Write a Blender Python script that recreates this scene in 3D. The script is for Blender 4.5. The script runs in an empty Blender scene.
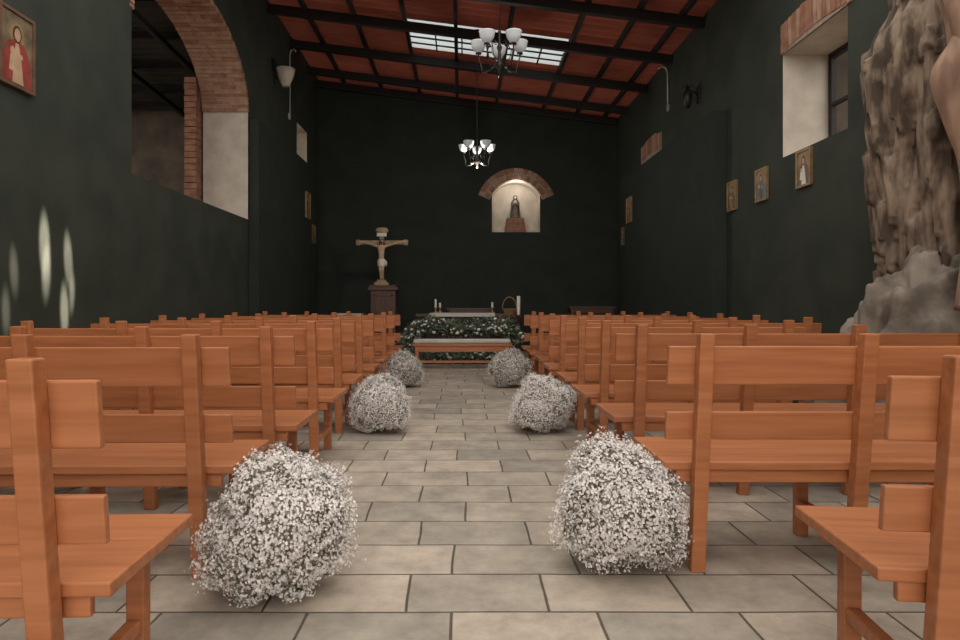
import bpy, bmesh, math, random
from mathutils import Vector, Matrix, noise
random.seed(7)
sc = bpy.context.scene
col = sc.collection

# ------------------------------------------------------------------ materials
def mat(name, c1, c2=None, rough=0.6, scale=8.0, stretch=(1,1,1), bump=0.0, detail=6, metal=0.0, emis=None, es=0.0, rndv=0.0, lo=0.35, hi=0.65, spec=0.5):
    m = bpy.data.materials.new(name); m.use_nodes = True
    nt = m.node_tree; N = nt.nodes; L = nt.links
    b = N['Principled BSDF']
    b.inputs['Roughness'].default_value = rough
    b.inputs['Metallic'].default_value = metal
    b.inputs['Specular IOR Level'].default_value = spec
    if c2 is None: c2 = tuple(v*0.8 for v in c1)
    tc = N.new('ShaderNodeTexCoord'); mp = N.new('ShaderNodeMapping'); mp.inputs['Scale'].default_value = stretch
    nz = N.new('ShaderNodeTexNoise'); nz.inputs['Scale'].default_value = scale; nz.inputs['Detail'].default_value = detail
    cr = N.new('ShaderNodeValToRGB'); cr.color_ramp.elements[0].position = lo; cr.color_ramp.elements[1].position = hi
    cr.color_ramp.elements[0].color = (*c2, 1); cr.color_ramp.elements[1].color = (*c1, 1)
    L.new(tc.outputs['Object'], mp.inputs['Vector']); L.new(mp.outputs['Vector'], nz.inputs['Vector']); L.new(nz.outputs['Fac'], cr.inputs['Fac'])
    out = cr.outputs['Color']
    if rndv > 0:
        oi = N.new('ShaderNodeObjectInfo'); mr = N.new('ShaderNodeMapRange')
        mr.inputs['To Min'].default_value = 1-rndv; mr.inputs['To Max'].default_value = 1+rndv
        hs = N.new('ShaderNodeHueSaturation')
        L.new(oi.outputs['Random'], mr.inputs['Value']); L.new(mr.outputs['Result'], hs.inputs['Value']); L.new(out, hs.inputs['Color']); out = hs.outputs['Color']
    L.new(out, b.inputs['Base Color'])
    if bump > 0:
        bp = N.new('ShaderNodeBump'); bp.inputs['Strength'].default_value = bump; bp.inputs['Distance'].default_value = 0.02
        L.new(nz.outputs['Fac'], bp.inputs['Height']); L.new(bp.outputs['Normal'], b.inputs['Normal'])
    if emis:
        b.inputs['Emission Color'].default_value = (*emis, 1); b.inputs['Emission Strength'].default_value = es
    return m

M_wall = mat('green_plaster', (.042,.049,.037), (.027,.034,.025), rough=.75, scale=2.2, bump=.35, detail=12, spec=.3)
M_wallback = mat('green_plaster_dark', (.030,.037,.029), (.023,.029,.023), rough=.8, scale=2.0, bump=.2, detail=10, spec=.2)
M_cream = mat('cream_plaster', (.58,.51,.43), (.47,.41,.34), rough=.85, scale=5, bump=.15)
M_brick = mat('red_brick', (.36,.18,.11), (.24,.11,.07), rough=.9, scale=9, bump=.5)
M_brick2 = mat('pale_brick', (.44,.28,.19), (.32,.18,.12), rough=.9, scale=9, bump=.5)
M_mortar = mat('lime_mortar', (.40,.32,.25), (.28,.22,.17), rough=.95, scale=20, bump=.4)
M_wood = mat('pew_wood', (.50,.190,.078), (.36,.122,.044), rough=.43, scale=4, stretch=(.6,9,9), bump=.07, detail=10, rndv=.12, lo=.3, hi=.7)
M_dwood = mat('dark_wood', (.11,.042,.025), (.07,.026,.016), rough=.45, scale=6, stretch=(5,5,.7))
M_steel = mat('dark_steel', (.018,.015,.014), (.012,.010,.010), rough=.7, scale=8)
M_iron = mat('wrought_iron', (.05,.04,.035), (.03,.025,.02), rough=.45, scale=12, metal=.6)
M_gold = mat('gilt', (.36,.24,.11), (.22,.14,.06), rough=.5, scale=14, metal=.2)
M_white = mat('white_cloth', (.62,.59,.55), (.52,.49,.45), rough=.9, scale=6, bump=.2)
M_glass = mat('frosted_glass', (.70,.73,.73), (.60,.63,.64), rough=.25, scale=5, emis=(.8,.9,1), es=.05)
M_flower = mat('gypsophila_white', (.91,.865,.835), (.80,.745,.71), rough=.8, scale=30)
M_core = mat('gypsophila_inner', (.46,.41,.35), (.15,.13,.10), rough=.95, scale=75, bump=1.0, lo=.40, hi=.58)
M_stem = mat('gypsophila_stem', (.26,.25,.16), (.16,.16,.10), rough=.8, scale=10)
M_leaf = mat('leaf_green', (.16,.19,.12), (.075,.10,.06), rough=.6, scale=12)
M_bark = mat('bark', (.29,.215,.155), (.070,.047,.032), rough=.95, scale=5, stretch=(2.2,2.2,.8), bump=1.0, detail=12, lo=.40, hi=.62)
M_root = mat('strangler_root', (.34,.21,.14), (.20,.115,.075), rough=.75, scale=6, stretch=(2,2,.5), bump=.4)
M_rock = mat('grey_rock', (.27,.225,.18), (.10,.08,.063), rough=.95, scale=4.0, bump=1.0, detail=12, lo=.38, hi=.62)
M_skin = mat('painted_skin', (.55,.38,.24), (.44,.28,.17), rough=.5, scale=10)
M_hair = mat('dark_hair', (.07,.04,.025), rough=.7)
M_red = mat('paint_red', (.36,.05,.035), (.20,.03,.025), rough=.5, scale=10)
M_olive = mat('paint_olive', (.22,.17,.10), (.10,.07,.04), rough=.5, scale=12)
M_blue = mat('paint_blue', (.10,.20,.26), (.06,.12,.18), rough=.5, scale=10)
M_brown = mat('paint_brown', (.17,.09,.05), (.10,.05,.03), rough=.5, scale=10)
M_wicker = mat('wicker', (.42,.26,.12), (.25,.14,.06), rough=.8, scale=60, bump=.6)
M_wax = mat('candle_wax', (.72,.68,.58), (.64,.60,.50), rough=.4)
M_out = mat('rough_outer_plaster', (.17,.13,.10), (.09,.07,.055), rough=.95, scale=2.5, bump=.5, detail=10)
M_tin = mat('tin_sheet', (.05,.04,.035), (.03,.025,.022), rough=.6, scale=4)
M_ground = mat('ground_dirt', (.25,.22,.18), (.18,.16,.12), rough=1, scale=1)
M_grey = mat('pipe_grey', (.40,.40,.38), (.32,.32,.30), rough=.5)

def floor_mat():
    m = bpy.data.materials.new('stone_pavers'); m.use_nodes = True
    nt = m.node_tree; N = nt.nodes; L = nt.links; b = N['Principled BSDF']
    tc = N.new('ShaderNodeTexCoord'); mp = N.new('ShaderNodeMapping')
    mp.inputs['Location'].default_value = (49*.1*1.0, .225+3.0, 0)
    nz0 = N.new('ShaderNodeTexNoise'); nz0.inputs['Scale'].default_value = 1.5; nz0.inputs['Detail'].default_value = 2
    sub = N.new('ShaderNodeVectorMath'); sub.operation = 'SUBTRACT'; sub.inputs[1].default_value = (.5,.5,.5)
    scl = N.new('ShaderNodeVectorMath'); scl.operation = 'MULTIPLY'; scl.inputs[1].default_value = (.035,.022,0)
    add = N.new('ShaderNodeVectorMath'); add.operation = 'ADD'
    L.new(tc.outputs['Object'], nz0.inputs['Vector']); L.new(nz0.outputs['Color'], sub.inputs[0]); L.new(sub.outputs[0], scl.inputs[0])
    L.new(tc.outputs['Object'], mp.inputs['Vector']); L.new(mp.outputs['Vector'], add.inputs[0]); L.new(scl.outputs[0], add.inputs[1])
    # per-course sideways slip so the bond is irregular like hand-laid pavers
    sp = N.new('ShaderNodeSeparateXYZ'); L.new(add.outputs[0], sp.inputs[0])
    dv = N.new('ShaderNodeMath'); dv.operation='DIVIDE'; dv.inputs[1].default_value=.30; L.new(sp.outputs['Y'], dv.inputs[0])
    fl = N.new('ShaderNodeMath'); fl.operation='FLOOR'; L.new(dv.outputs[0], fl.inputs[0])
    wn = N.new('ShaderNodeTexWhiteNoise'); wn.noise_dimensions='1D'; L.new(fl.outputs[0], wn.inputs['W'])
    ma = N.new('ShaderNodeMath'); ma.operation='MULTIPLY_ADD'; ma.inputs[1].default_value=.11; ma.inputs[2].default_value=-.055; L.new(wn.outputs['Value'], ma.inputs[0])
    ax = N.new('ShaderNodeMath'); ax.operation='ADD'; L.new(sp.outputs['X'], ax.inputs[0]); L.new(ma.outputs[0], ax.inputs[1])
    cb = N.new('ShaderNodeCombineXYZ'); L.new(ax.outputs[0], cb.inputs['X']); L.new(sp.outputs['Y'], cb.inputs['Y'])
    br = N.new('ShaderNodeTexBrick'); br.offset = .5; br.offset_frequency = 2
    br.inputs['Scale'].default_value = 1; br.inputs['Brick Width'].default_value = .49; br.inputs['Row Height'].default_value = .30
    br.inputs['Mortar Size'].default_value = .006; br.inputs['Mortar Smooth'].default_value = .6; br.inputs['Bias'].default_value = -.15
    br.inputs['Color1'].default_value = (.47,.395,.315,1); br.inputs['Color2'].default_value = (.27,.245,.205,1); br.inputs['Mortar'].default_value = (.11,.090,.070,1)
    L.new(cb.outputs[0], br.inputs['Vector'])
    nz = N.new('ShaderNodeTexNoise'); nz.inputs['Scale'].default_value = 5; nz.inputs['Detail'].default_value = 12; nz.inputs['Roughness'].default_value = .7
    L.new(tc.outputs['Object'], nz.inputs['Vector'])
    mr = N.new('ShaderNodeMapRange'); mr.inputs['From Min'].default_value = .3; mr.inputs['From Max'].default_value = .7; mr.inputs['To Min'].default_value = .62; mr.inputs['To Max'].default_value = 1.22
    L.new(nz.outputs['Fac'], mr.inputs['Value'])
    mx = N.new('ShaderNodeVectorMath'); mx.operation = 'SCALE'
    L.new(br.outputs['Color'], mx.inputs[0]); L.new(mr.outputs['Result'], mx.inputs['Scale'])
    L.new(mx.outputs[0], b.inputs['Base Color']); b.inputs['Roughness'].default_value = .66
    b.inputs['Specular IOR Level'].default_value = .4
    mh = N.new('ShaderNodeMath'); mh.operation = 'MULTIPLY_ADD'; mh.inputs[1].default_value = -1.0; 
    L.new(br.outputs['Fac'], mh.inputs[0]); 
    m2 = N.new('ShaderNodeMath'); m2.operation = 'MULTIPLY'; m2.inputs[1].default_value = .5; L.new(nz.outputs['Fac'], m2.inputs[0]); L.new(m2.outputs[0], mh.inputs[2])
    bp = N.new('ShaderNodeBump'); bp.inputs['Strength'].default_value = .7; bp.inputs['Distance'].default_value = .014
    L.new(mh.outputs[0], bp.inputs['Height']); L.new(bp.outputs['Normal'], b.inputs['Normal'])
    return m
M_floor = floor_mat()

def trans_mat(name, c, t, ct=None):
    m = bpy.data.materials.new(name); m.use_nodes = True
    nt = m.node_tree; N = nt.nodes; L = nt.links
    N.remove(N['Principled BSDF']); o = N['Material Output']
    tc = N.new('ShaderNodeTexCoord'); nz = N.new('ShaderNodeTexNoise'); nz.inputs['Scale'].default_value = 1.3; nz.inputs['Detail'].default_value = 8
    cr = N.new('ShaderNodeValToRGB'); cr.color_ramp.elements[0].position = .3; cr.color_ramp.elements[1].position = .7
    cr.color_ramp.elements[0].color = (*[v*.6 for v in c],1); cr.color_ramp.elements[1].color = (*c,1)
    L.new(tc.outputs['Object'], nz.inputs['Vector']); L.new(nz.outputs['Fac'], cr.inputs['Fac'])
    d = N.new('ShaderNodeBsdfDiffuse'); tr = N.new('ShaderNodeBsdfTranslucent'); mx = N.new('ShaderNodeMixShader'); mx.inputs[0].default_value = t
    L.new(cr.outputs['Color'], d.inputs['Color'])
    if ct: tr.inputs['Color'].default_value = (*ct,1)
    else: L.new(cr.outputs['Color'], tr.inputs['Color'])
    L.new(d.outputs[0], mx.inputs[1]); L.new(tr.outputs[0], mx.inputs[2]); L.new(mx.outputs[0], o.inputs['Surface'])
    return m
M_roof = trans_mat('red_roof_sheet', (.27,.080,.050), .09)
M_sky = trans_mat('translucent_roof_sheet', (.6,.65,.65), .6, (.58,.64,.66))

# ------------------------------------------------------------------ mesh builder
class MB:
    def __init__(s): s.v=[]; s.f=[]; s.m=[]; s.sm=[]
    def add(s, vs, fs, mi=0, smooth=False):
        o=len(s.v); s.v += [tuple(p) for p in vs]
        for f in fs: s.f.append(tuple(i+o for i in f)); s.m.append(mi); s.sm.append(smooth)
    def hexa(s, p, mi=0):
        s.add(p, [(0,3,2,1),(4,5,6,7),(0,1,5,4),(1,2,6,5),(2,3,7,6),(3,0,4,7)], mi)
    def box(s, x0,x1,y0,y1,z0,z1, mi=0):
        s.hexa([(x0,y0,z0),(x1,y0,z0),(x1,y1,z0),(x0,y1,z0),(x0,y0,z1),(x1,y0,z1),(x1,y1,z1),(x0,y1,z1)], mi)
    def obox(s, M, sx,sy,sz, mi=0):
        P=[(-1,-1,-1),(1,-1,-1),(1,1,-1),(-1,1,-1),(-1,-1,1),(1,-1,1),(1,1,1),(-1,1,1)]
        s.hexa([M@Vector((a*sx/2,b*sy/2,c*sz/2)) for a,b,c in P], mi)
    def tube(s, pts, rs, n=8, mi=0, caps=True, smooth=True):
        pts=[Vector(p) for p in pts]
        if not hasattr(rs,'__len__'): rs=[rs]*len(pts)
        vs=[]; 
        t0=(pts[1]-pts[0]).normalized(); u=t0.orthogonal().normalized()
        for i,p in enumerate(pts):
            a=pts[max(i-1,0)]; b=pts[min(i+1,len(pts)-1)]; t=(b-a).normalized()
            u=(u-t*u.dot(t)).normalized(); w=t.cross(u)
            for k in range(n):
                an=2*math.pi*k/n; vs.append(p+(u*math.cos(an)+w*math.sin(an))*rs[i])
        fs=[]
        for i in range(len(pts)-1):
            for k in range(n):
                fs.append((i*n+k,i*n+(k+1)%n,(i+1)*n+(k+1)%n,(i+1)*n+k))
        if caps: fs.append(tuple(range(n-1,-1,-1))); fs.append(tuple((len(pts)-1)*n+k for k in range(n)))
        s.add(vs,fs,mi,smooth)
    def lathe(s, prof, c, n=20, mi=0, sx=1, sy=1):
        vs=[];fs=[]
        for r,z in prof:
            for k in range(n):
                a=2*math.pi*k/n; vs.append((c[0]+r*math.cos(a)*sx,c[1]+r*math.sin(a)*sy,c[2]+z))
        for i in range(len(prof)-1):
            for k in range(n): fs.append((i*n+k,i*n+(k+1)%n,(i+1)*n+(k+1)%n,(i+1)*n+k))
        s.add(vs,fs,mi,True)
    def ball(s, c, r, mi=0, n=12):
        if not hasattr(r,'__len__'): r=(r,r,r)
        prof=[(max(math.sin(math.pi*i/n),.001),-math.cos(math.pi*i/n)) for i in range(n+1)]
        vs=[];fs=[];m=n*2 if n<8 else n
        for q,z in prof:
            for k in range(m):
                a=2*math.pi*k/m; vs.append((c[0]+q*math.cos(a)*r[0],c[1]+q*math.sin(a)*r[1],c[2]+z*r[2]))
        for i in range(n):
            for k in range(m): fs.append((i*m+k,i*m+(k+1)%m,(i+1)*m+(k+1)%m,(i+1)*m+k))
        s.add(vs,fs,mi,True)
    def mesh(s,name,mats):
        me=bpy.data.meshes.new(name); me.from_pydata(s.v,[],s.f)
        for m in mats: me.materials.append(m)
        me.polygons.foreach_set('material_index',s.m); me.polygons.foreach_set('use_smooth',s.sm); me.update()
        return me
    def obj(s,name,mats,loc=(0,0,0),bevel=0,parent=None,rotz=0):
        o=bpy.data.objects.new(name,s.mesh(name,mats)); col.objects.link(o); o.location=loc; o.rotation_euler=(0,0,rotz)
        if bevel: 
            b=o.modifiers.new('bevel','BEVEL'); b.width=bevel; b.segments=2; b.limit_method='ANGLE'
        if parent: o.parent=parent
        return o
def empty(name,loc=(0,0,0),rotz=0):
    e=bpy.data.objects.new(name,None); e.location=loc; e.rotation_euler=(0,0,rotz); e.empty_display_size=.1; col.objects.link(e); return e
def cut(o, cutters):
    for c in cutters:
        m=o.modifiers.new('b','BOOLEAN'); m.operation='DIFFERENCE'; m.solver='EXACT'; m.object=c
    bpy.context.view_layer.update()
    dg=bpy.context.evaluated_depsgraph_get(); me=bpy.data.meshes.new_from_object(o.evaluated_get(dg))
    o.modifiers.clear(); o.data=me
    for c in cutters: bpy.data.objects.remove(c)
def prism(poly, axis, a0, a1):
    b=MB(); n=len(poly)
    def P(u,v,w): return (w,u,v) if axis=='x' else (u,w,v)
    vs=[P(u,v,a0) for u,v in poly]+[P(u,v,a1) for u,v in poly]
    fs=[tuple(range(n)),tuple(range(2*n-1,n-1,-1))]+[(i,i+n,(i+1)%n+n,(i+1)%n) for i in range(n)]
    b.add(vs,fs); o=b.obj('cutter',[])
    bm=bmesh.new(); bm.from_mesh(o.data); bmesh.ops.recalc_face_normals(bm,faces=bm.faces); bm.to_mesh(o.data); bm.free()
    return o

XL,XR,YB = -3.15, 3.40, 14.0
def roofz(x): return 5.93-.127*(x+3.15)

# ------------------------------------------------------------------ shell
b=MB(); b.box(-3.81,3.95,-4,14.6,-.12,0); b.obj('floor',[M_floor])
b=MB(); b.box(-30,30,-30,40,-.3,-.125); b.obj('ground',[M_ground])

b=MB(); b.box(-3.81,XL,-4,14.0,0,5.97); wl=b.obj('wall_left',[M_wall,M_cream])
zc,hw,spr,rise=7.76,1.66,3.86,1.0
poly=[(zc-hw,2.28),(zc+hw,2.28)]+[(zc+hw*math.cos(math.pi*i/32),spr+rise*math.sin(math.pi*i/32)) for i in range(33)]
c1=prism(poly,'x',-4.2,-2.8)
b=MB(); b.box(-4.2,-2.8,12.2,13.0,3.9,4.5); c2=b.obj('c2',[])
cut(wl,[c1,c2])
for p in wl.data.polygons:
    c=p.center
    if -3.8<c.x<-3.16 and 0.1<c.z<5.9 and -3.9<c.y<13.9: p.material_index=1
b=MB(); n=60
for i in range(n):
    a=math.pi*(i+.5)/n
    y=zc+(hw-.005)*math.cos(a); z=spr+(rise-.005)*math.sin(a)
    t=Vector((0,-hw*math.sin(a),rise*math.cos(a))); ds=t.length*math.pi/n; t.normalize()
    nn=Vector((0,t.z,-t.y))
    nk=3; off=0 if i%2 else .11
    edges=[-3.82,-3.6+off*.9,-3.38+off*.9,XL+.012]
    for k in range(nk):
        x0,x1=edges[k],edges[k+1]
        M=Matrix.Translation(((x0+x1)/2,y,z))@Matrix(((1,0,0,0),(0,t.y,nn.y,0),(0,t.z,nn.z,0),(0,0,0,1)))
        b.obox(M,(x1-x0)-.012,ds-.012,.07+random.uniform(-.008,.008),random.choice([0,1,1]))
    M=Matrix.Translation(((-3.82+XL)/2+.004,y,z))@Matrix(((1,0,0,0),(0,t.y,nn.y,0),(0,t.z,nn.z,0),(0,0,0,1)))
    b.obox(M,.655,ds*1.05,.05,2)
b.obj('trim_brick_arch_left',[M_brick,M_brick2,M_mortar])

b=MB(); b.box(XR,3.95,-4,14.0,0,5.08); wr=b.obj('wall_right',[M_wall,M_cream])
b=MB(); b.box(3.0,4.3,5.64,6.78,2.59,3.68); c1=b.obj('c1',[])
b=MB(); b.box(3.0,4.3,4.15,5.06,-.5,2.9); c2=b.obj('c2',[]); cut(wr,[c1,c2])
for p in wr.data.polygons:
    c=p.center
    if 3.41<c.x<3.94 and 0.1<c.z<5.0 and 5.3<c.y<13.9: p.material_index=1
def soldier(name,x,y0,y1,z0,z1,arch):
    b=MB(); w=.075; n=int((y1-y0)/w); 
    for i in range(n):
        u=(i+.5)/n; y=y0+(y1-y0)*u; dz=arch*(1-(2*u-1)**2)
        b.box(x-.018,x+.02,y-w/2+.005,y+w/2-.005,z0+dz,z1+dz+random.uniform(-.01,.01),random.choice([0,1]))
    b.box(x-.010,x+.01,y0,y1,z0,z1+arch*.3,2)
    return b.obj(name,[M_brick,M_brick2,M_mortar])
soldier('trim_brick_lintel_right',XR,5.56,6.80,3.68,3.98,.05)
soldier('trim_brick_lintel_right_far',XR,10.9,12.1,3.66,3.95,.08)
b=MB()
for (y0,y1,z0,z1) in [(5.64,5.70,2.59,3.68),(6.72,6.78,2.59,3.68),(5.70,6.72,2.59,2.65),(5.70,6.72,3.62,3.68),(6.19,6.23,2.65,3.62),(5.70,6.72,3.12,3.15)]:
    b.box(3.88,3.93,y0,y1,z0,z1)
b.obj('window_1',[M_steel])
b=MB()
for (y0,y1,z0,z1) in [(12.2,12.24,3.9,4.5),(12.96,13.0,3.9,4.5),(12.24,12.96,3.9,3.94),(12.24,12.96,4.46,4.5)]:
    b.box(-3.80,-3.76,y0,y1,z0,z1)
b.obj('window_2',[M_grey])

b=MB(); x0,x1=-3.81,3.95
b.hexa([(x0,14,0),(x1,14,0),(x1,14.6,0),(x0,14.6,0),(x0,14,roofz(x0)),(x1,14,roofz(x1)),(x1,14.6,roofz(x1)),(x0,14.6,roofz(x0))])
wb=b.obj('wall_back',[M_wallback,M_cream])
nc,nz=1.18,3.12; a0=math.acos(.525/.6)
poly=[(nc-.525,2.6),(nc+.525,2.6)]+[(nc+.6*math.cos(a),nz+.6*math.sin(a)) for a in [a0+(math.pi-2*a0)*i/20 for i in range(21)]]
cut(wb,[prism(poly,'y',13.5,14.42)])
for p in wb.data.polygons:
    c=p.center
    if 14.01<c.y<14.45 and .3<c.x<2 and 2<c.z<4.2: p.material_index=1
b=MB(); n=19; A0=math.radians(19)
for i in range(n):
    a=A0+(math.pi-2*A0)*(i+.5)/n; da=(math.pi-2*A0)/n
    for (r,dr) in [(.67,.13),(.81,.13)]:
        M=Matrix.Translation((nc+r*math.cos(a),13.985,nz+r*math.sin(a)))@Matrix.Rotation(-(a-math.pi/2),4,'Y')
        b.obox(M,r*da-.018,.07,dr-.014,random.choice([0,1]))
    M=Matrix.Translation((nc+.74*math.cos(a),13.995,nz+.74*math.sin(a)))@Matrix.Rotation(-(a-math.pi/2),4,'Y')
    b.obox(M,.80*da,.05,.27,2)
b.obj('trim_brick_arch_niche',[M_brick,M_brick2,M_mortar],bevel=.004)

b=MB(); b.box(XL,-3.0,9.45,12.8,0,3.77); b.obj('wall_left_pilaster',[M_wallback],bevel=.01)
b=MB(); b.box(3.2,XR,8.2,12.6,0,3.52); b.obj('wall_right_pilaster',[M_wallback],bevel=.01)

b=MB(); b.box(-9,-3.82,12.0,12.15,0,4.75); b.obj('wall_outer_far',[M_out])
b=MB(); b.box(-9,-3.82,3.0,3.15,0,5.2); b.obj('wall_outer_near',[M_out])
b=MB()
def zz(y): return 5.05-.05*(y-4)
ys=[3+i*.05 for i in range(184)]
vs=[];fs=[]
for i,y in enumerate(ys):
    dz=.025*math.sin(y*2*math.pi/.2)
    vs+=[(-9,y,zz(y)+dz+.1),(-3.83,y,zz(y)+dz+.1)]
    if i: fs.append((2*i-2,2*i-1,2*i+1,2*i))
b.add(vs,fs,0,True)
for y in [4,5,6,7,8,9,10,11,11.8]: b.box(-9,-3.83,y-.03,y+.03,zz(y)-.04,zz(y)+.06,1)
for x in [-8,-6.5,-5.2,-4.2]: b.hexa([(x-.03,3.1,zz(3.1)-.12),(x+.03,3.1,zz(3.1)-.12),(x+.03,12,zz(12)-.12),(x-.03,12,zz(12)-.12),(x-.03,3.1,zz(3.1)-.04),(x+.03,3.1,zz(3.1)-.04),(x+.03,12,zz(12)-.04),(x-.03,12,zz(12)-.04)],1)
b.obj('ceiling_outer_shed',[M_tin,M_steel])
b=MB()
for i in range(48):
    z=i*.09; o=.02*random.random()
    b.box(-4.02+o,-3.84,9.25-o,9.60,z+.005,z+.085,random.choice([0,1]))
b.box(-4.0,-3.85,9.28,9.58,0,4.3,2)
b.obj('brick_pillar',[M_brick,M_brick,M_brick2])
b=MB(); b.box(3.96,8,9.4,9.6,0,6.5); b.obj('wall_yard_far',[M_out])
b=MB(); b.box(3.96,8,5.4,9.4,5.3,5.4); b.obj('ceiling_yard_lean_to',[M_tin])

# ------------------------------------------------------------------ roof
RY=6.6
b=MB(); step=.02; y0=RY; ny=int((14.6-y0)/step); xs=[-4.1,-.9,1.75,4.15]; SK0,SK1=10.50,11.55
b2=MB(); 
for seg in range(3):
    vs=[];fr=[];fk=[]
    for i in range(ny+1):
        y=y0+i*step; dz=.05*math.sin(y*2*math.pi/.20)
        for k in (0,1):
            x=xs[seg+k]; vs.append((x,y,roofz(x)+.07+dz))
        if i:
            f=(2*i-2,2*i-1,2*i+1,2*i)
            (fk if (seg==1 and SK0<y<SK1) else fr).append(f)
    b.add(vs,fr,0,True)
    if fk: b2.add(vs,fk,0,True)
b.obj('ceiling',[M_roof])
b2.obj('window_skylight',[M_sky])
def slopebeam(b,y,w,h,drop):
    xa,xb=-3.14,3.39
    za,zb=roofz(xa)-drop,roofz(xb)-drop
    b.hexa([(xa,y-w/2,za-h),(xb,y-w/2,zb-h),(xb,y+w/2,zb-h),(xa,y+w/2,za-h),(xa,y-w/2,za),(xb,y-w/2,zb),(xb,y+w/2,zb),(xa,y+w/2,za)])
b=MB()
for y in [RY+.1,7.9,9.0,10.35,11.75,13.1,13.92]: slopebeam(b,y,.09,.14,.05)
for x in [-2.55,-1.75,-.92,-.1,.75,1.77,2.5,3.1]:
    z=roofz(x)+.02; b.box(x-.03,x+.03,RY,13.98,z-.09,z-.005)
b.obj('trim_roof_beams',[M_steel])
b=MB()
for x in [-.45,0,.45,.9,1.35]: 
    z=roofz(x)+.015; b.box(x-.012,x+.012,10.5,11.55,z-.02,z)
for y in [10.76,11.02,11.28]:
    b.hexa([(-.9,y-.012,roofz(-.9)-.01),(1.75,y-.012,roofz(1.75)-.01),(1.75,y+.012,roofz(1.75)-.01),(-.9,y+.012,roofz(-.9)-.01),(-.9,y-.012,roofz(-.9)+.012),(1.75,y-.012,roofz(1.75)+.012),(1.75,y+.012,roofz(1.75)+.012),(-.9,y+.012,roofz(-.9)+.012)])
b.obj('trim_skylight_bars',[M_steel])

# ------------------------------------------------------------------ pews
def pew_mesh(name,L,s):
    b=MB()
    def yl(z): return .015-.10*(z/.92)
    def bx(u0,u1,*r,**k):
        a,c=sorted((s*u0,s*u1)); b.box(a,c,*r,**k)
    def lean(u0,u1,ya,yb,z0,z1):
        a,c=sorted((s*u0,s*u1))
        b.hexa([(a,ya+yl(z0),z0),(c,ya+yl(z0),z0),(c,yb+yl(z0),z0),(a,yb+yl(z0),z0),(a,ya+yl(z1),z1),(c,ya+yl(z1),z1),(c,yb+yl(z1),z1),(a,yb+yl(z1),z1)])
    npst=max(2,round((L-.26)/.60)+1)
    us=[.13+(L-.26)*i/(npst-1) for i in range(npst)]
    for u in us:
        lean(u-.028,u+.028,-.024,.024,0,.935)
        bx(u-.026,u+.026,.385,.43,0,.395)
        bx(u-.02,u+.02,.03,.39,.12,.160)
        bx(u-.02,u+.02,.03,.39,.355,.395)
    bx(0,L,.0,.47,.396,.430)
    bx(.05,L-.05,.395,.42,.345,.396)
    bx(.05,L-.05,.012,.035,.345,.396)
    lean(0,L,.024,.046,.735,.885)
    lean(0,L,.024,.046,.520,.630)
    return b.mesh(name,[M_wood])
pew_cache={}
def pew(s,a,y,L,rot=0):
    key=(s,L)
    if key not in pew_cache: pew_cache[key]=pew_mesh('pew',L,s)
    o=bpy.data.objects.new('pew',pew_cache[key]); col.objects.link(o); o.location=(s*a,y,0); o.rotation_euler=(0,0,rot)
    m=o.modifiers.new('bevel','BEVEL'); m.width=.005; m.segments=2; m.limit_method='ANGLE'
for y,a,L,r in [(1.42,.78,2.1,.03),(2.44,.87,2.1,.01),(3.25,.84,2.1,0),(4.2,.84,2.1,-.01),(5.15,.86,2.1,0),(6.1,.84,2.1,0.005),(7.05,.86,2.1,0),(8.0,.84,2.1,0),(8.95,.86,2.0,0)]:
    pew(-1,a,y,L,r)
for y,a,L,r in [(1.50,.975,2.1,-.10),(2.5,.79,2.1,-.005),(3.5,.83,2.0,0),(4.4,.84,1.5,.01),(5.3,.85,2.1,0),(6.2,.84,2.1,-.005),(7.1,.86,2.1,0),(8.0,.85,2.1,0),(8.9,.86,2.1,0)]:
    pew(1,a,y,L,r)

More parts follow.
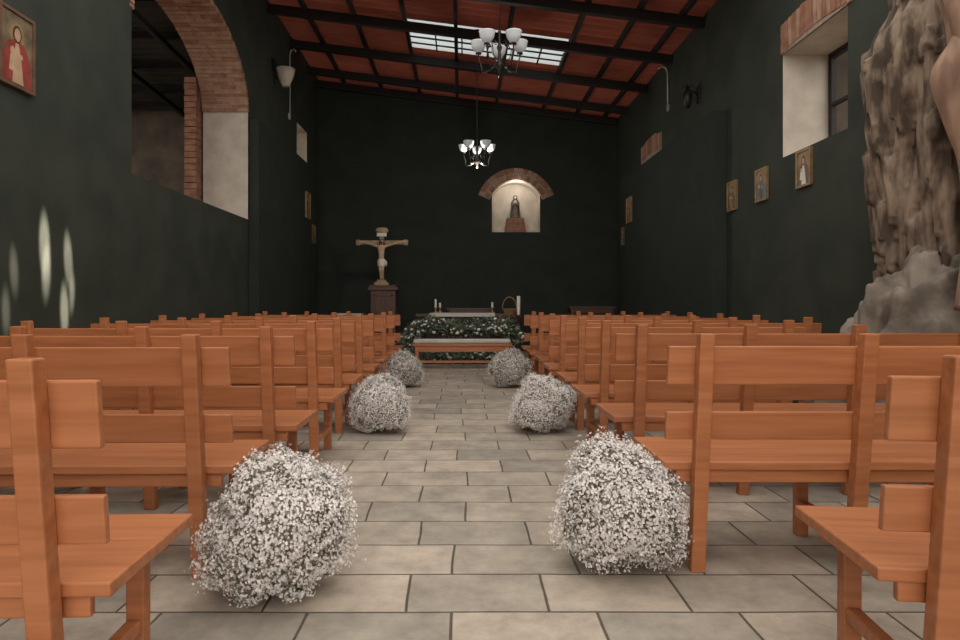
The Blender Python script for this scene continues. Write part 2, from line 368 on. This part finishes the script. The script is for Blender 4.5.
# ------------------------------------------------------------------ baby's breath
def gyps_mesh(seed,N=13000):
    rd=random.Random(seed); b=MB(); off=Vector((seed*3.1,1.7,seed))
    def R(d): return .93+.24*noise.noise(d*1.5+off)+.16*noise.noise(d*3.6+off)+.08*noise.noise(d*9+off)
    def pos(d,r):
        p=d*R(d)*r
        z=.25+p.z*.275
        if z<.02: z=.02+rd.random()*.02
        k=1.0+.10*(1-min(1,max(0,z/.5)))
        return Vector((p.x*.275*k+.03*(p.z+.3),p.y*.27*k,z))
    vs=[];fs=[];n=40
    for i in range(n+1):
        for k in range(n):
            th=math.pi*i/n; ph=2*math.pi*k/n
            d=Vector((math.sin(th)*math.cos(ph),math.sin(th)*math.sin(ph),math.cos(th)))
            vs.append(pos(d,.86+.12*noise.noise(d*14)))
            if i<n: fs.append((i*n+k,(i+1)*n+k,(i+1)*n+(k+1)%n,i*n+(k+1)%n))
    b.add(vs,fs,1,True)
    def rdir():
        while True:
            v=Vector((rd.gauss(0,1),rd.gauss(0,1),rd.gauss(0.1,1))).normalized()
            if v.z>-.90: return v
    for i in range(800):
        d=rdir(); p=pos(d,rd.uniform(.98,1.11)); q=pos((d+Vector((rd.gauss(0,.1),rd.gauss(0,.1),0))).normalized(),.70)
        b.tube([q,p],[.0014,.0009],3,2,caps=False)
    for i in range(N):
        d=rdir(); r=1.02-abs(rd.gauss(0,.06)) if rd.random()<.86 else rd.uniform(1.0,1.10)
        c=pos(d,max(r,.88)); nn=(d+Vector((rd.gauss(0,.5),rd.gauss(0,.5),rd.gauss(0.2,.5)))).normalized()
        u=nn.orthogonal().normalized(); w=nn.cross(u); sz=rd.uniform(.0042,.0074); ph=rd.random()*6
        vs=[c];fs=[]
        for k in range(5):
            a=ph+k*2*math.pi/5; 
            e=lambda an,q,l: c+(u*math.cos(an)+w*math.sin(an))*sz*q+nn*sz*l
            o=len(vs); vs+=[e(a-.5,.7,.25),e(a,1.05,.5),e(a+.5,.7,.25)]; fs.append((0,o,o+1,o+2))
        b.add(vs,fs,0)
    return b.mesh('babys_breath',[M_flower,M_core,M_stem])
GM=[gyps_mesh(1),gyps_mesh(5),gyps_mesh(9,6500)]
for i,(x,y,sx,sz,r,g) in enumerate([(-.665,2.33,.90,.98,0,0),(.635,2.56,.90,.97,math.pi+.9,1),(-.67,5.25,.88,.86,2,1),(.655,5.28,.93,.88,.5,0),(-.72,8.0,.85,.85,3,2),(.60,8.0,.95,.9,4,2)]):
    o=bpy.data.objects.new('babys_breath_bouquet',GM[g]); col.objects.link(o); o.location=(x,y,0); o.scale=(sx,sx,sz); o.rotation_euler=(0,0,r)

# ------------------------------------------------------------------ altar
e=empty('altar_table',(0,12.0,0))
b=MB()
b.box(-.85,.80,-.30,.30,.80,.85); b.box(-.70,.65,-.22,.22,.06,.80); b.box(-.78,.73,-.27,.27,0,.06)
for x in (-.7,.0,.63): b.box(x-.02,x+.04,-.235,-.22,.1,.78)
b.box(-.70,.65,-.24,-.22,.70,.78)
b.obj('body',[M_dwood],bevel=.006,parent=e)
b=MB(); b.box(-.60,.60,-.325,.325,.852,.862)
b.box(-.60,.60,-.330,-.322,.80,.862)
b.obj('cloth',[M_white],parent=e)
b=MB(); b.box(-.25,.55,.35,.6,0,.92); b.box(-.3,.6,.33,.62,.92,.95); b.obj('credence_shelf',[M_dwood],loc=(0,12.05,0),bevel=.005)

def foliage(name,path,rad,nl,nf,seed,loc=(0,0,0),drop=0):
    rd=random.Random(seed); b=MB()
    def pt():
        t=rd.random()*(len(path)-1); i=int(t); f=t-i
        p=Vector(path[i]).lerp(Vector(path[min(i+1,len(path)-1)]),f)
        d=Vector((rd.gauss(0,1),rd.gauss(0,1),rd.gauss(0,1))).normalized()
        return p,d
    b.tube(path,rad*.45,8,0)
    for i in range(nl):
        p,d=pt(); p=p+d*rad*rd.uniform(.3,1.0); l=rd.uniform(.05,.11); w=d.orthogonal().normalized(); w.rotate(Matrix.Rotation(rd.random()*6,3,d)); t=(d+w*.8).normalized(); sd=t.cross(d).normalized()
        b.add([p,p+t*l*.5+sd*l*.22,p+t*l,p+t*l*.5-sd*l*.22],[(0,1,2,3)],0)
    for i in range(nf):
        p,d=pt(); p=p+d*rad*rd.uniform(.7,1.05); r=rd.uniform(.012,.034)
        b.ball(p,(r,r,r*.8),1,6)
    for v in range(len(b.v)):
        if b.v[v][2]<.005: b.v[v]=(b.v[v][0],b.v[v][1],.005)
    return b.obj(name,[M_leaf,M_flower],loc=loc)
foliage('altar_flower_garland',[(-1.0,0,.30),(-.85,0,.55),(-.65,.0,.66),(-.3,0,.62),(.1,0,.60),(.5,0,.64),(.8,.0,.62),(.98,0,.42)],.15,2600,290,3,loc=(0,11.46,0))
foliage('altar_base_flowers',[(-.95,0,.14),(0,0,.12),(.9,0,.14)],.11,1200,80,4,loc=(0,11.05,0))

b=MB()
b.box(-.80,.80,-.16,.16,.36,.40); b.box(-.74,.74,-.14,-.11,.27,.36); b.box(-.74,.74,.11,.14,.27,.36)
for x in (-.72,.72):
    for y in (-.12,.12): b.box(x-.03,x+.03,y-.025,y+.025,0,.36)
    b.box(x-.02,x+.02,-.12,.12,.08,.12)
b.box(-.70,.70,-.015,.015,.08,.12)
bz=MB()
kb=empty('kneeler_bench',(0,10.35,0)); b.obj('frame',[M_wood],bevel=.005,parent=kb)
bz.box(-.78,.78,-.15,.15,.402,.465); bz.obj('cushion',[M_white],bevel=.025,parent=kb)

def candle(x,y,z,h,name='altar_candle'):
    b=MB(); b.lathe([(.001,0),(.05,0),(.05,.012),(.015,.03),(.012,.08),(.028,.095),(.028,.105),(.001,.105)],(0,0,0),14,1)
    b.lathe([(.020,.105),(.020,.105+h),(.017,.11+h),(.001,.108+h)],(0,0,0),12,0)
    b.tube([(0,0,.105+h),(0,.002,.125+h)],.002,5,2); b.obj(name,[M_wax,M_gold,M_hair],loc=(x,y,z))
candle(-.50,12.1,.863,.15); candle(-.42,12.2,.863,.08)
candle(.57,12.05,.863,.09)
b=MB(); b.lathe([(.001,0),(.14,0),(.13,.03),(.03,.07),(.022,.3),(.035,.34),(.02,.38),(.02,.75),(.05,.80),(.06,.83),(.001,.83)],(0,0,0),16,1)
b.lathe([(.033,.83),(.033,1.18),(.001,1.18)],(0,0,0),14,0); b.obj('paschal_candle',[M_wax,M_dwood],loc=(1.06,12.0,0))
b=MB(); b.lathe([(.001,0),(.10,0),(.13,.06),(.15,.13),(.155,.14),(.14,.13),(.12,.06),(.001,.02)],(0,0,0),20,0)
b.tube([(.145*math.cos(a),0,.13+.24*math.sin(a)) for a in [math.pi*i/14 for i in range(15)]],.011,7,0)
for k in range(3): b.tube([((.115+k*.017)*math.cos(a),(.115+k*.017)*math.sin(a),.03+k*.045) for a in [2*math.pi*i/20 for i in range(21)]],.009,6,0)
b.obj('wicker_basket',[M_wicker],loc=(.96,12.92,.80))
def table(name,x,y,w,d,h,mtop,m=M_dwood,cloth=False):
    e=empty(name,(x,y,0)); b=MB()
    b.box(-w/2,w/2,-d/2,d/2,h-.04,h); b.box(-w/2+.04,w/2-.04,-d/2+.03,d/2-.03,h-.14,h-.04)
    for sx in (-1,1):
        for sy in (-1,1): b.box(sx*(w/2-.06)-.025,sx*(w/2-.06)+.025,sy*(d/2-.05)-.025,sy*(d/2-.05)+.025,0,h-.14)
    b.obj('frame',[m],bevel=.004,parent=e)
    if cloth:
        c=MB(); c.box(-w/2-.01,w/2+.01,-d/2-.01,d/2+.01,h+.001,h+.012); c.box(-w/2-.01,w/2+.01,-d/2-.014,-d/2-.006,h-.2,h+.012); c.obj('cloth',[M_white],parent=e)
table('side_table',.98,12.92,.42,.36,.80,None)
table('console_table',2.65,13.2,.95,.45,.98,None)
table('offering_table',-2.12,12.2,.46,.4,.84,None,cloth=True)

# ------------------------------------------------------------------ crucifix on pedestal
b=MB(); b.box(-.30,.30,-.24,.24,0,.10); b.box(-.24,.24,-.19,.19,.10,1.30); b.box(-.29,.29,-.23,.23,1.30,1.36); b.box(-.26,.26,-.21,.21,1.36,1.40)
for x in (-.17,.17): b.box(x-.02,x+.02,-.20,-.19,.18,1.22)
b.box(-.19,.19,-.20,-.19,1.18,1.24); b.box(-.19,.19,-.20,-.19,.16,.22)
b.obj('wooden_pedestal',[M_dwood],loc=(-1.53,12.6,0),bevel=.008)
ce=empty('crucifix',(-1.58,12.6,1.40)); ce.scale=(.96,1,.96)
M_cw=mat('cross_wood',(.42,.30,.17),(.28,.19,.10),rough=.6,scale=8)
b=MB(); b.box(-.14,.14,-.10,.10,0,.06); b.box(-.09,.09,-.07,.07,.06,.11)
b.box(-.042,.042,.0,.05,.11,1.15); b.box(-.49,.49,-.002,.048,.835,.920)
for x in (-.49,.49): b.lathe([(.001,-.06),(.05,-.055),(.05,.055),(.001,.06)],(x,.025,.877),10,0,sy=.5)
b.lathe([(.001,-.06),(.11,-.05),(.14,.0),(.10,.05),(.001,.06)],(0,.025,1.13),12,0,sy=.35)
b.box(-.10,.10,-.02,-.004,1.0,1.07,1)
b.obj('cross',[M_cw,M_wax],bevel=.004,parent=ce)
def skinfig(name,verts,edges,mats,parent,root=0):
    me=bpy.data.meshes.new(name); me.from_pydata([v[0] for v in verts],edges,[]); me.materials.append(mats)
    o=bpy.data.objects.new(name,me); col.objects.link(o); o.parent=parent
    m=o.modifiers.new('skin','SKIN'); 
    for i,v in enumerate(verts):
        sv=me.skin_vertices[0].data[i]; r=v[1]; sv.radius=r if hasattr(r,'__len__') else (r,r); sv.use_root=(i==root)
    m.use_smooth_shade=True
    s=o.modifiers.new('sub','SUBSURF'); s.levels=2; s.render_levels=2
    return o
V=[((0,-.055,.50),(.062,.045)),((0,-.06,.58),(.052,.04)),((0,-.065,.68),(.068,.045)),((0,-.06,.77),(.072,.045)),((0,-.065,.815),(.028,.028)),((.008,-.085,.85),(.03,.03)),
   ((.10,-.05,.80),.030),((.24,-.03,.84),.022),((.40,-.022,.875),.015),((.455,-.022,.88),.018),
   ((-.10,-.05,.80),.030),((-.24,-.03,.84),.022),((-.40,-.022,.875),.015),((-.455,-.022,.88),.018),
   ((.035,-.065,.44),.042),((.028,-.105,.30),.029),((.018,-.05,.17),.019),((.012,-.085,.135),.017),
   ((-.035,-.065,.44),.042),((-.020,-.11,.30),.029),((-.012,-.055,.17),.019),((-.008,-.09,.135),.017)]
E=[(0,1),(1,2),(2,3),(3,4),(4,5),(3,6),(6,7),(7,8),(8,9),(3,10),(10,11),(11,12),(12,13),(0,14),(14,15),(15,16),(16,17),(0,18),(18,19),(19,20),(20,21)]
skinfig('christ_body',V,E,M_skin,ce)
b=MB(); b.ball((.015,-.095,.885),(.036,.042,.050),0,14); b.ball((.015,-.078,.895),(.042,.042,.05),1,12)
b.ball((.015,-.13,.86),(.018,.016,.024),1,8); b.ball((.015,-.139,.883),(.007,.010,.012),0,8)
for x in (.000,.030): b.ball((x,-.132,.892),(.005,.004,.004),1,6)
b.tube([(.015+.045*math.cos(a),-.08+.045*math.sin(a),.918) for a in [2*math.pi*i/16 for i in range(17)]],.007,6,1)
for sx in (-1,1): b.tube([(.015+sx*.038,-.085,.90),(.015+sx*.045,-.09,.86),(.015+sx*.042,-.09,.81)],[.014,.015,.006],7,1)
b.obj('head',[M_skin,M_hair],parent=ce)
b=MB(); b.lathe([(.066,.53),(.078,.51),(.082,.46),(.078,.40),(.070,.385)],(0,-.068,0),18,0,sy=.75)
b.tube([(.07,-.07,.51),(.10,-.075,.46),(.095,-.08,.38)],[.018,.022,.010],8,0); b.obj('loincloth',[M_wax],parent=ce)

# ------------------------------------------------------------------ niche statue
e=empty('virgin_statue',(nc,14.2,2.92)); e.scale=(.95,.95,.9)
b=MB(); b.lathe([(.001,0),(.10,0),(.105,.03),(.09,.12),(.075,.26),(.085,.36),(.07,.42),(.03,.455),(.02,.47)],(0,0,0),20,0,sy=.8)
b.obj('robe',[M_olive],parent=e)
b=MB()
vs=[];fs=[]; prof=[(.125,.01),(.115,.15),(.10,.28),(.105,.38),(.08,.44),(.05,.47),(.055,.51),(.045,.555),(.01,.575)]
n=16
for r,z in prof:
    for k in range(n+1):
        a=math.radians(-40+260*k/n); vs.append((r*math.cos(a),r*math.sin(a)*.85+.005,z))
for i in range(len(prof)-1):
    for k in range(n): fs.append((i*(n+1)+k,i*(n+1)+k+1,(i+1)*(n+1)+k+1,(i+1)*(n+1)+k))
b.add(vs,fs,0,True); b.obj('mantle',[M_blue],parent=e)
b=MB(); b.ball((0,-.012,.505),(.032,.034,.042),0,12); b.ball((0,-.048,.50),(.005,.007,.009),0,6)
b.tube([(.08,0,.36),(.065,-.06,.31),(.008,-.09,.37)],[.022,.02,.012],8,1); b.tube([(-.08,0,.36),(-.065,-.06,.31),(-.008,-.09,.37)],[.022,.02,.012],8,1)
b.ball((0,-.095,.39),(.014,.012,.032),0,8); b.obj('head_and_hands',[M_skin,M_olive],parent=e)
b=MB()
for k in range(4):
    z=2.6+k*.078; w=.23-.012*k
    for j in range(4):
        x0=nc-w+2*w*j/4; b.box(x0+.004,x0+2*w/4-.004,14.06,14.36,z+.004,z+.074,j%2)
b.box(nc-.19,nc+.19,14.07,14.35,2.603,2.915,2); b.obj('brick_plinth',[M_brick,M_brick,M_mortar])

# ------------------------------------------------------------------ chandeliers
def chandelier(x,y,z,R,up=True,n=5):
    e=empty('chandelier',(x,y,z)); zr=roofz(x)-.02-z; b=MB()
    b.tube([(0,0,.05),(0,0,zr)],.008,6,0); b.lathe([(.001,0),(.05,0),(.04,-.05),(.01,-.07)],(0,0,zr),12,0)
    b.lathe([(.001,-.26),(.018,-.25),(.012,-.22),(.04,-.18),(.05,-.14),(.02,-.09),(.015,0),(.03,.04),(.012,.10),(.012,.2),(.02,.22),(.001,.24)],(0,0,0),14,0)
    for k in range(n):
        a=2*math.pi*k/n+.3; c,s=math.cos(a),math.sin(a)
        P=[(0.03,-.12),(.10,-.20),(.20,-.21),(R*.85,-.14),(R,-.04),(R,.0)]
        b.tube([(c*r,s*r,q) for r,q in P],.009,6,0)
        b.tube([(c*r,s*r,q) for r,q in [(.03,.08),(.09,.10),(.14,.03),(.12,-.06),(.06,-.10)]],.005,6,0)
        b.lathe([(.001,0),(.035,0),(.03,.015),(.001,.016)],(c*R,s*R,0),12,0)
    b.obj('frame',[M_iron],parent=e)
    g=MB()
    for k in range(n):
        a=2*math.pi*k/n+.3; c=(math.cos(a)*R,math.sin(a)*R,.016)
        g.lathe([(.02,0),(.05,.02),(.075,.06),(.085,.11),(.09,.12),(.08,.11),(.07,.06),(.045,.025),(.001,.01)],c,16,0)
    g.obj('glass_shades',[M_glass],parent=e)
chandelier(.41,7.0,3.80,.24); chandelier(.245,10.4,3.50,.23)

b=MB(); b.lathe([(.06,-.17),(.13,.0),(.16,.12),(.15,.12),(.12,0),(.05,-.16),(.001,-.17)],(0,0,0),18,0); b.tube([(-.19,0,-.02),(-.10,0,-.05)],.012,6,1); b.box(-.20,-.18,-.05,.05,-.1,.06,1)
b.obj('wall_sconce',[M_cream,M_iron],loc=(-2.95,10.7,4.84))
b=MB(); b.tube([(0,0,-.55),(0,0,.55),(.02,0,.62),(.08,0,.66),(.11,0,.60)],.014,7,0); b.box(-.025,.01,-.03,.03,-.62,-.52,0); b.obj('conduit_pipe',[M_grey],loc=(-3.12,11.6,5.0))
b=MB(); b.tube([(0,0,-.32),(0,0,.22),(-.03,0,.30),(-.10,0,.33),(-.16,0,.29)],.014,7,0); b.box(-.01,.02,-.03,.03,-.40,-.30,0); b.obj('conduit_pipe',[M_grey],loc=(3.375,10.5,4.6))
b=MB(); b.box(.08,.10,-.05,.05,-.12,.12); b.tube([(.08,0,0),(0,0,.06),(-.06,0,.0)],.01,6)
b.lathe([(.001,-.16),(.04,-.14),(.06,-.05),(.075,.05),(.03,.11),(.008,.16)],(-.06,0,-.05),8,0)
for k in range(6):
    a=k*math.pi/3; b.tube([(-.06,0,.05),(-.06+.06*math.cos(a),.06*math.sin(a),.13),(-.06+.09*math.cos(a),.09*math.sin(a),.10)],.006,5)
b.obj('iron_wall_lantern',[M_iron],loc=(3.30,9.2,4.05))

# ------------------------------------------------------------------ icons
def icon(name,side,x,y,z,w,h,robe,robe2=None,ground=None,f=.022,fr=None):
    b=MB(); t=.03
    b.box(-w/2,w/2,-t*.6,0,-h/2,h/2,1)
    for (a,c,d,g) in [(-w/2,-w/2+f,-h/2,h/2),(w/2-f,w/2,-h/2,h/2),(-w/2+f,w/2-f,-h/2,-h/2+f),(-w/2+f,w/2-f,h/2-f,h/2)]: b.box(a,c,-t,-t*.5,d,g,0)
    def flat(poly,d,mi): b.add([(u*w,-t*.6-d,v*h) for u,v in poly],[tuple(range(len(poly)))],mi)
    circ=lambda cx,cz,r,rz:[(cx+r*math.cos(2*math.pi*i/20),cz+rz*math.sin(2*math.pi*i/20)) for i in range(20)]
    flat(circ(0,.20,.21,.16),.0015,5)
    flat([(-.40,-.44),(.40,-.44),(.38,-.1),(.24,.06),(.08,.12),(-.08,.12),(-.24,.06),(-.38,-.1)],.003,2)
    flat([(-.14,-.44),(.18,-.44),(.12,-.15),(.04,.08),(-.05,.08),(-.10,-.15)],.0042,3)
    flat(circ(0,.20,.12,.11),.005,6); flat(circ(0,.19,.085,.085),.006,4)
    flat(circ(.10,-.08,.05,.035),.006,4); flat(circ(-.14,-.04,.07,.055),.0065,4); flat([(-.24,-.30),(-.05,-.30),(-.07,-.09),(-.20,-.09)],.0055,3)
    o=b.obj(name,[fr or M_gold,ground or M_gold,robe,robe2 or M_wax,M_skin,M_gold,M_hair],loc=(x,y,z))
    o.rotation_euler=(0,0,math.pi/2 if side=='L' else -math.pi/2)
    return o
icon('religious_painting','L',XL+.002,4.50,2.83,.36,.54,M_red,M_skin,ground=M_olive,fr=M_brown)
for (y,z,r,r2) in [(8.02,2.39,M_brown,M_gold),(7.23,2.385,M_blue,M_brown),(6.33,2.385,M_brown,M_wax)]: icon('icon_painting','R',XR-.002,y,z,.27,.37,r,r2)
icon('icon_painting','R',3.198,12.2,2.82,.36,.48,M_brown,M_gold); icon('icon_painting','R',XR-.002,13.4,2.45,.30,.38,M_blue,M_brown)
icon('icon_painting','L',-2.998,12.4,2.94,.34,.5,M_brown,M_gold); icon('icon_painting','L',XL+.002,13.5,2.5,.30,.38,M_brown,M_blue)

# ------------------------------------------------------------------ tree + rock
e=empty('old_tree',(3.66,4.62,0))
b=MB(); nt_,nh=220,300; H=4.95; vs=[];fs=[]
def sst(a,b_,x):
    t=min(1,max(0,(x-a)/(b_-a))); return t*t*(3-2*t)
for j in range(nh+1):
    z=H*j/nh
    for k in range(nt_):
        a=2*math.pi*k/nt_; c,s=math.cos(a),math.sin(a)
        p=Vector((c*1.6,s*1.6,z*.55)); 
        r=.49+.07*noise.noise(p+Vector((4,2,1)))+.08*abs(noise.noise(Vector((c*4.5,s*4.5,z*.8))))+.05*noise.noise(Vector((c*10,s*10,z*1.5)))+.018*noise.noise(Vector((c*26,s*26,z*5)))
        q=noise.noise(Vector((c*5+7,s*5,z*1.4)))
        r+=.06*sst(.05,.11,q)+.04*sst(.0,.04,noise.noise(Vector((c*7,s*7+3,z*2.2))))
        r+=.10*math.exp(-z*1.3)
        r*=1-.22*sst(2.95,3.3,z+.15*noise.noise(Vector((c*3,s*3,0))))
        vs.append((c*r+.03*math.sin(z*1.3),s*r*1.1,z))
for j in range(nh):
    for k in range(nt_): fs.append((j*nt_+k,j*nt_+(k+1)%nt_,(j+1)*nt_+(k+1)%nt_,(j+1)*nt_+k))
b.add(vs,fs,0,True); b.obj('trunk',[M_bark],parent=e)
b=MB()
def root(pts,r0,r1,seed,mi=0,dx=-.34):
    P=[];R=[]; n=60; pts=[(p[0]+dx,p[1],p[2]) for p in pts]
    for i in range(n+1):
        t=i/n*(len(pts)-1); k=min(int(t),len(pts)-2); f=t-k
        p0=Vector(pts[max(k-1,0)]);p1=Vector(pts[k]);p2=Vector(pts[k+1]);p3=Vector(pts[min(k+2,len(pts)-1)])
        p=.5*((2*p1)+(-p0+p2)*f+(2*p0-5*p1+4*p2-p3)*f*f+(-p0+3*p1-3*p2+p3)*f**3)
        p+=Vector((noise.noise(p*3+Vector((seed,0,0))),noise.noise(p*3+Vector((0,seed,0))),0))*.04
        P.append(p); R.append((r0+(r1-r0)*i/n)*(1+.25*noise.noise(p*5+Vector((seed,1,1)))))
    b.tube(P,R,16,mi)
root([(-.30,-.60,4.9),(-.28,-.58,4.0),(-.24,-.62,3.4),(-.12,-.62,3.0),(-.24,-.60,2.5),(-.17,-.62,2.0),(-.05,-.70,1.5),(.0,-.75,.9)],.07,.10,1)
root([(-.05,-.60,4.9),(-.12,-.62,3.8),(-.20,-.62,3.1),(-.12,-.64,2.3),(-.10,-.64,1.5),(-.2,-.7,1.0)],.07,.09,2)
root([(-.40,-.35,4.2),(-.28,-.40,3.4),(-.16,-.50,2.8),(-.12,-.56,2.1),(-.08,-.62,1.4)],.02,.035,3)
root([(.1,-.6,3.2),(.04,-.64,2.6),(-.02,-.66,2.0),(-.05,-.72,1.0)],.10,.16,5,1)
b.obj('strangler_roots',[M_root,M_rock],parent=e)
b=MB(); n=110; vs=[];fs=[]
for i in range(n+1):
    for k in range(n):
        th=math.pi/2*i/n; ph=2*math.pi*k/n
        d=Vector((math.sin(th)*math.cos(ph),math.sin(th)*math.sin(ph),math.cos(th)))
        r=1+.14*noise.noise(d*1.8+Vector((3,3,8)))+.16*abs(noise.noise(d*3.2+Vector((1,0,0))))+.06*noise.noise(d*8)+.025*noise.noise(d*20)
        vs.append((d.x*1.14*r,d.y*.40*r,d.z*r*1.33 if d.z>0 else 0))
        if i<n: fs.append((i*n+k,(i+1)*n+k,(i+1)*n+(k+1)%n,i*n+(k+1)%n))
b.add(vs,fs,0,True); b.obj('boulder',[M_rock],loc=(3.54,4.36,0),parent=None)

# ------------------------------------------------------------------ light
w=bpy.data.worlds.new('World'); sc.world=w; w.use_nodes=True
bg=w.node_tree.nodes['Background']; bg.inputs['Color'].default_value=(1.0,.945,.885,1); bg.inputs['Strength'].default_value=1.75
def spot(y,z,deg,power,dy=-.1):
    l=bpy.data.lights.new('sun_dapple','SPOT'); l.energy=power; l.spot_size=math.radians(deg); l.spot_blend=.6; l.shadow_soft_size=.02; l.color=(1,.82,.72)
    o=bpy.data.objects.new('sun_dapple',l); col.objects.link(o); o.location=(-2.35,y+dy,z+3.0)
    d=Vector((XL,y,z))-o.location; o.rotation_euler=d.to_track_quat('-Z','Y').to_euler()
for y,z,dg,p,dy in [(4.83,1.50,2.6,8000,-.1),(4.85,1.30,2.2,7000,.1),(5.12,1.40,2.3,6500,-.25),(5.07,1.0,2.2,7500,-.1),(4.50,1.28,1.8,2500,-.2),(5.17,1.13,1.5,5500,.2),(4.42,1.0,1.7,2500,-.1)]: spot(y,z,dg,p,dy)
def lamp(name,loc,e,c,r):
    l=bpy.data.lights.new(name,'POINT'); l.energy=e; l.color=c; l.shadow_soft_size=r
    o=bpy.data.objects.new(name,l); col.objects.link(o); o.location=loc
lamp('niche_fill',(nc,13.95,3.62),6,(1,.92,.82),.04)  # added fill light to brighten the niche; no real fixture hangs here
lamp('chandelier_bulb',(.245,10.38,3.20),45,(1,.93,.85),.02)

# ------------------------------------------------------------------ camera
cd=bpy.data.cameras.new('camera'); cd.sensor_width=36; cd.lens=24; cd.shift_x=18/960; cd.shift_y=-17/960; cd.clip_start=.05
co=bpy.data.objects.new('camera',cd); col.objects.link(co); co.location=(0,0,1.05); co.rotation_euler=(math.radians(90),0,0); sc.camera=co
sc.view_settings.view_transform='Standard'; sc.view_settings.look='None'; sc.view_settings.exposure=0.40
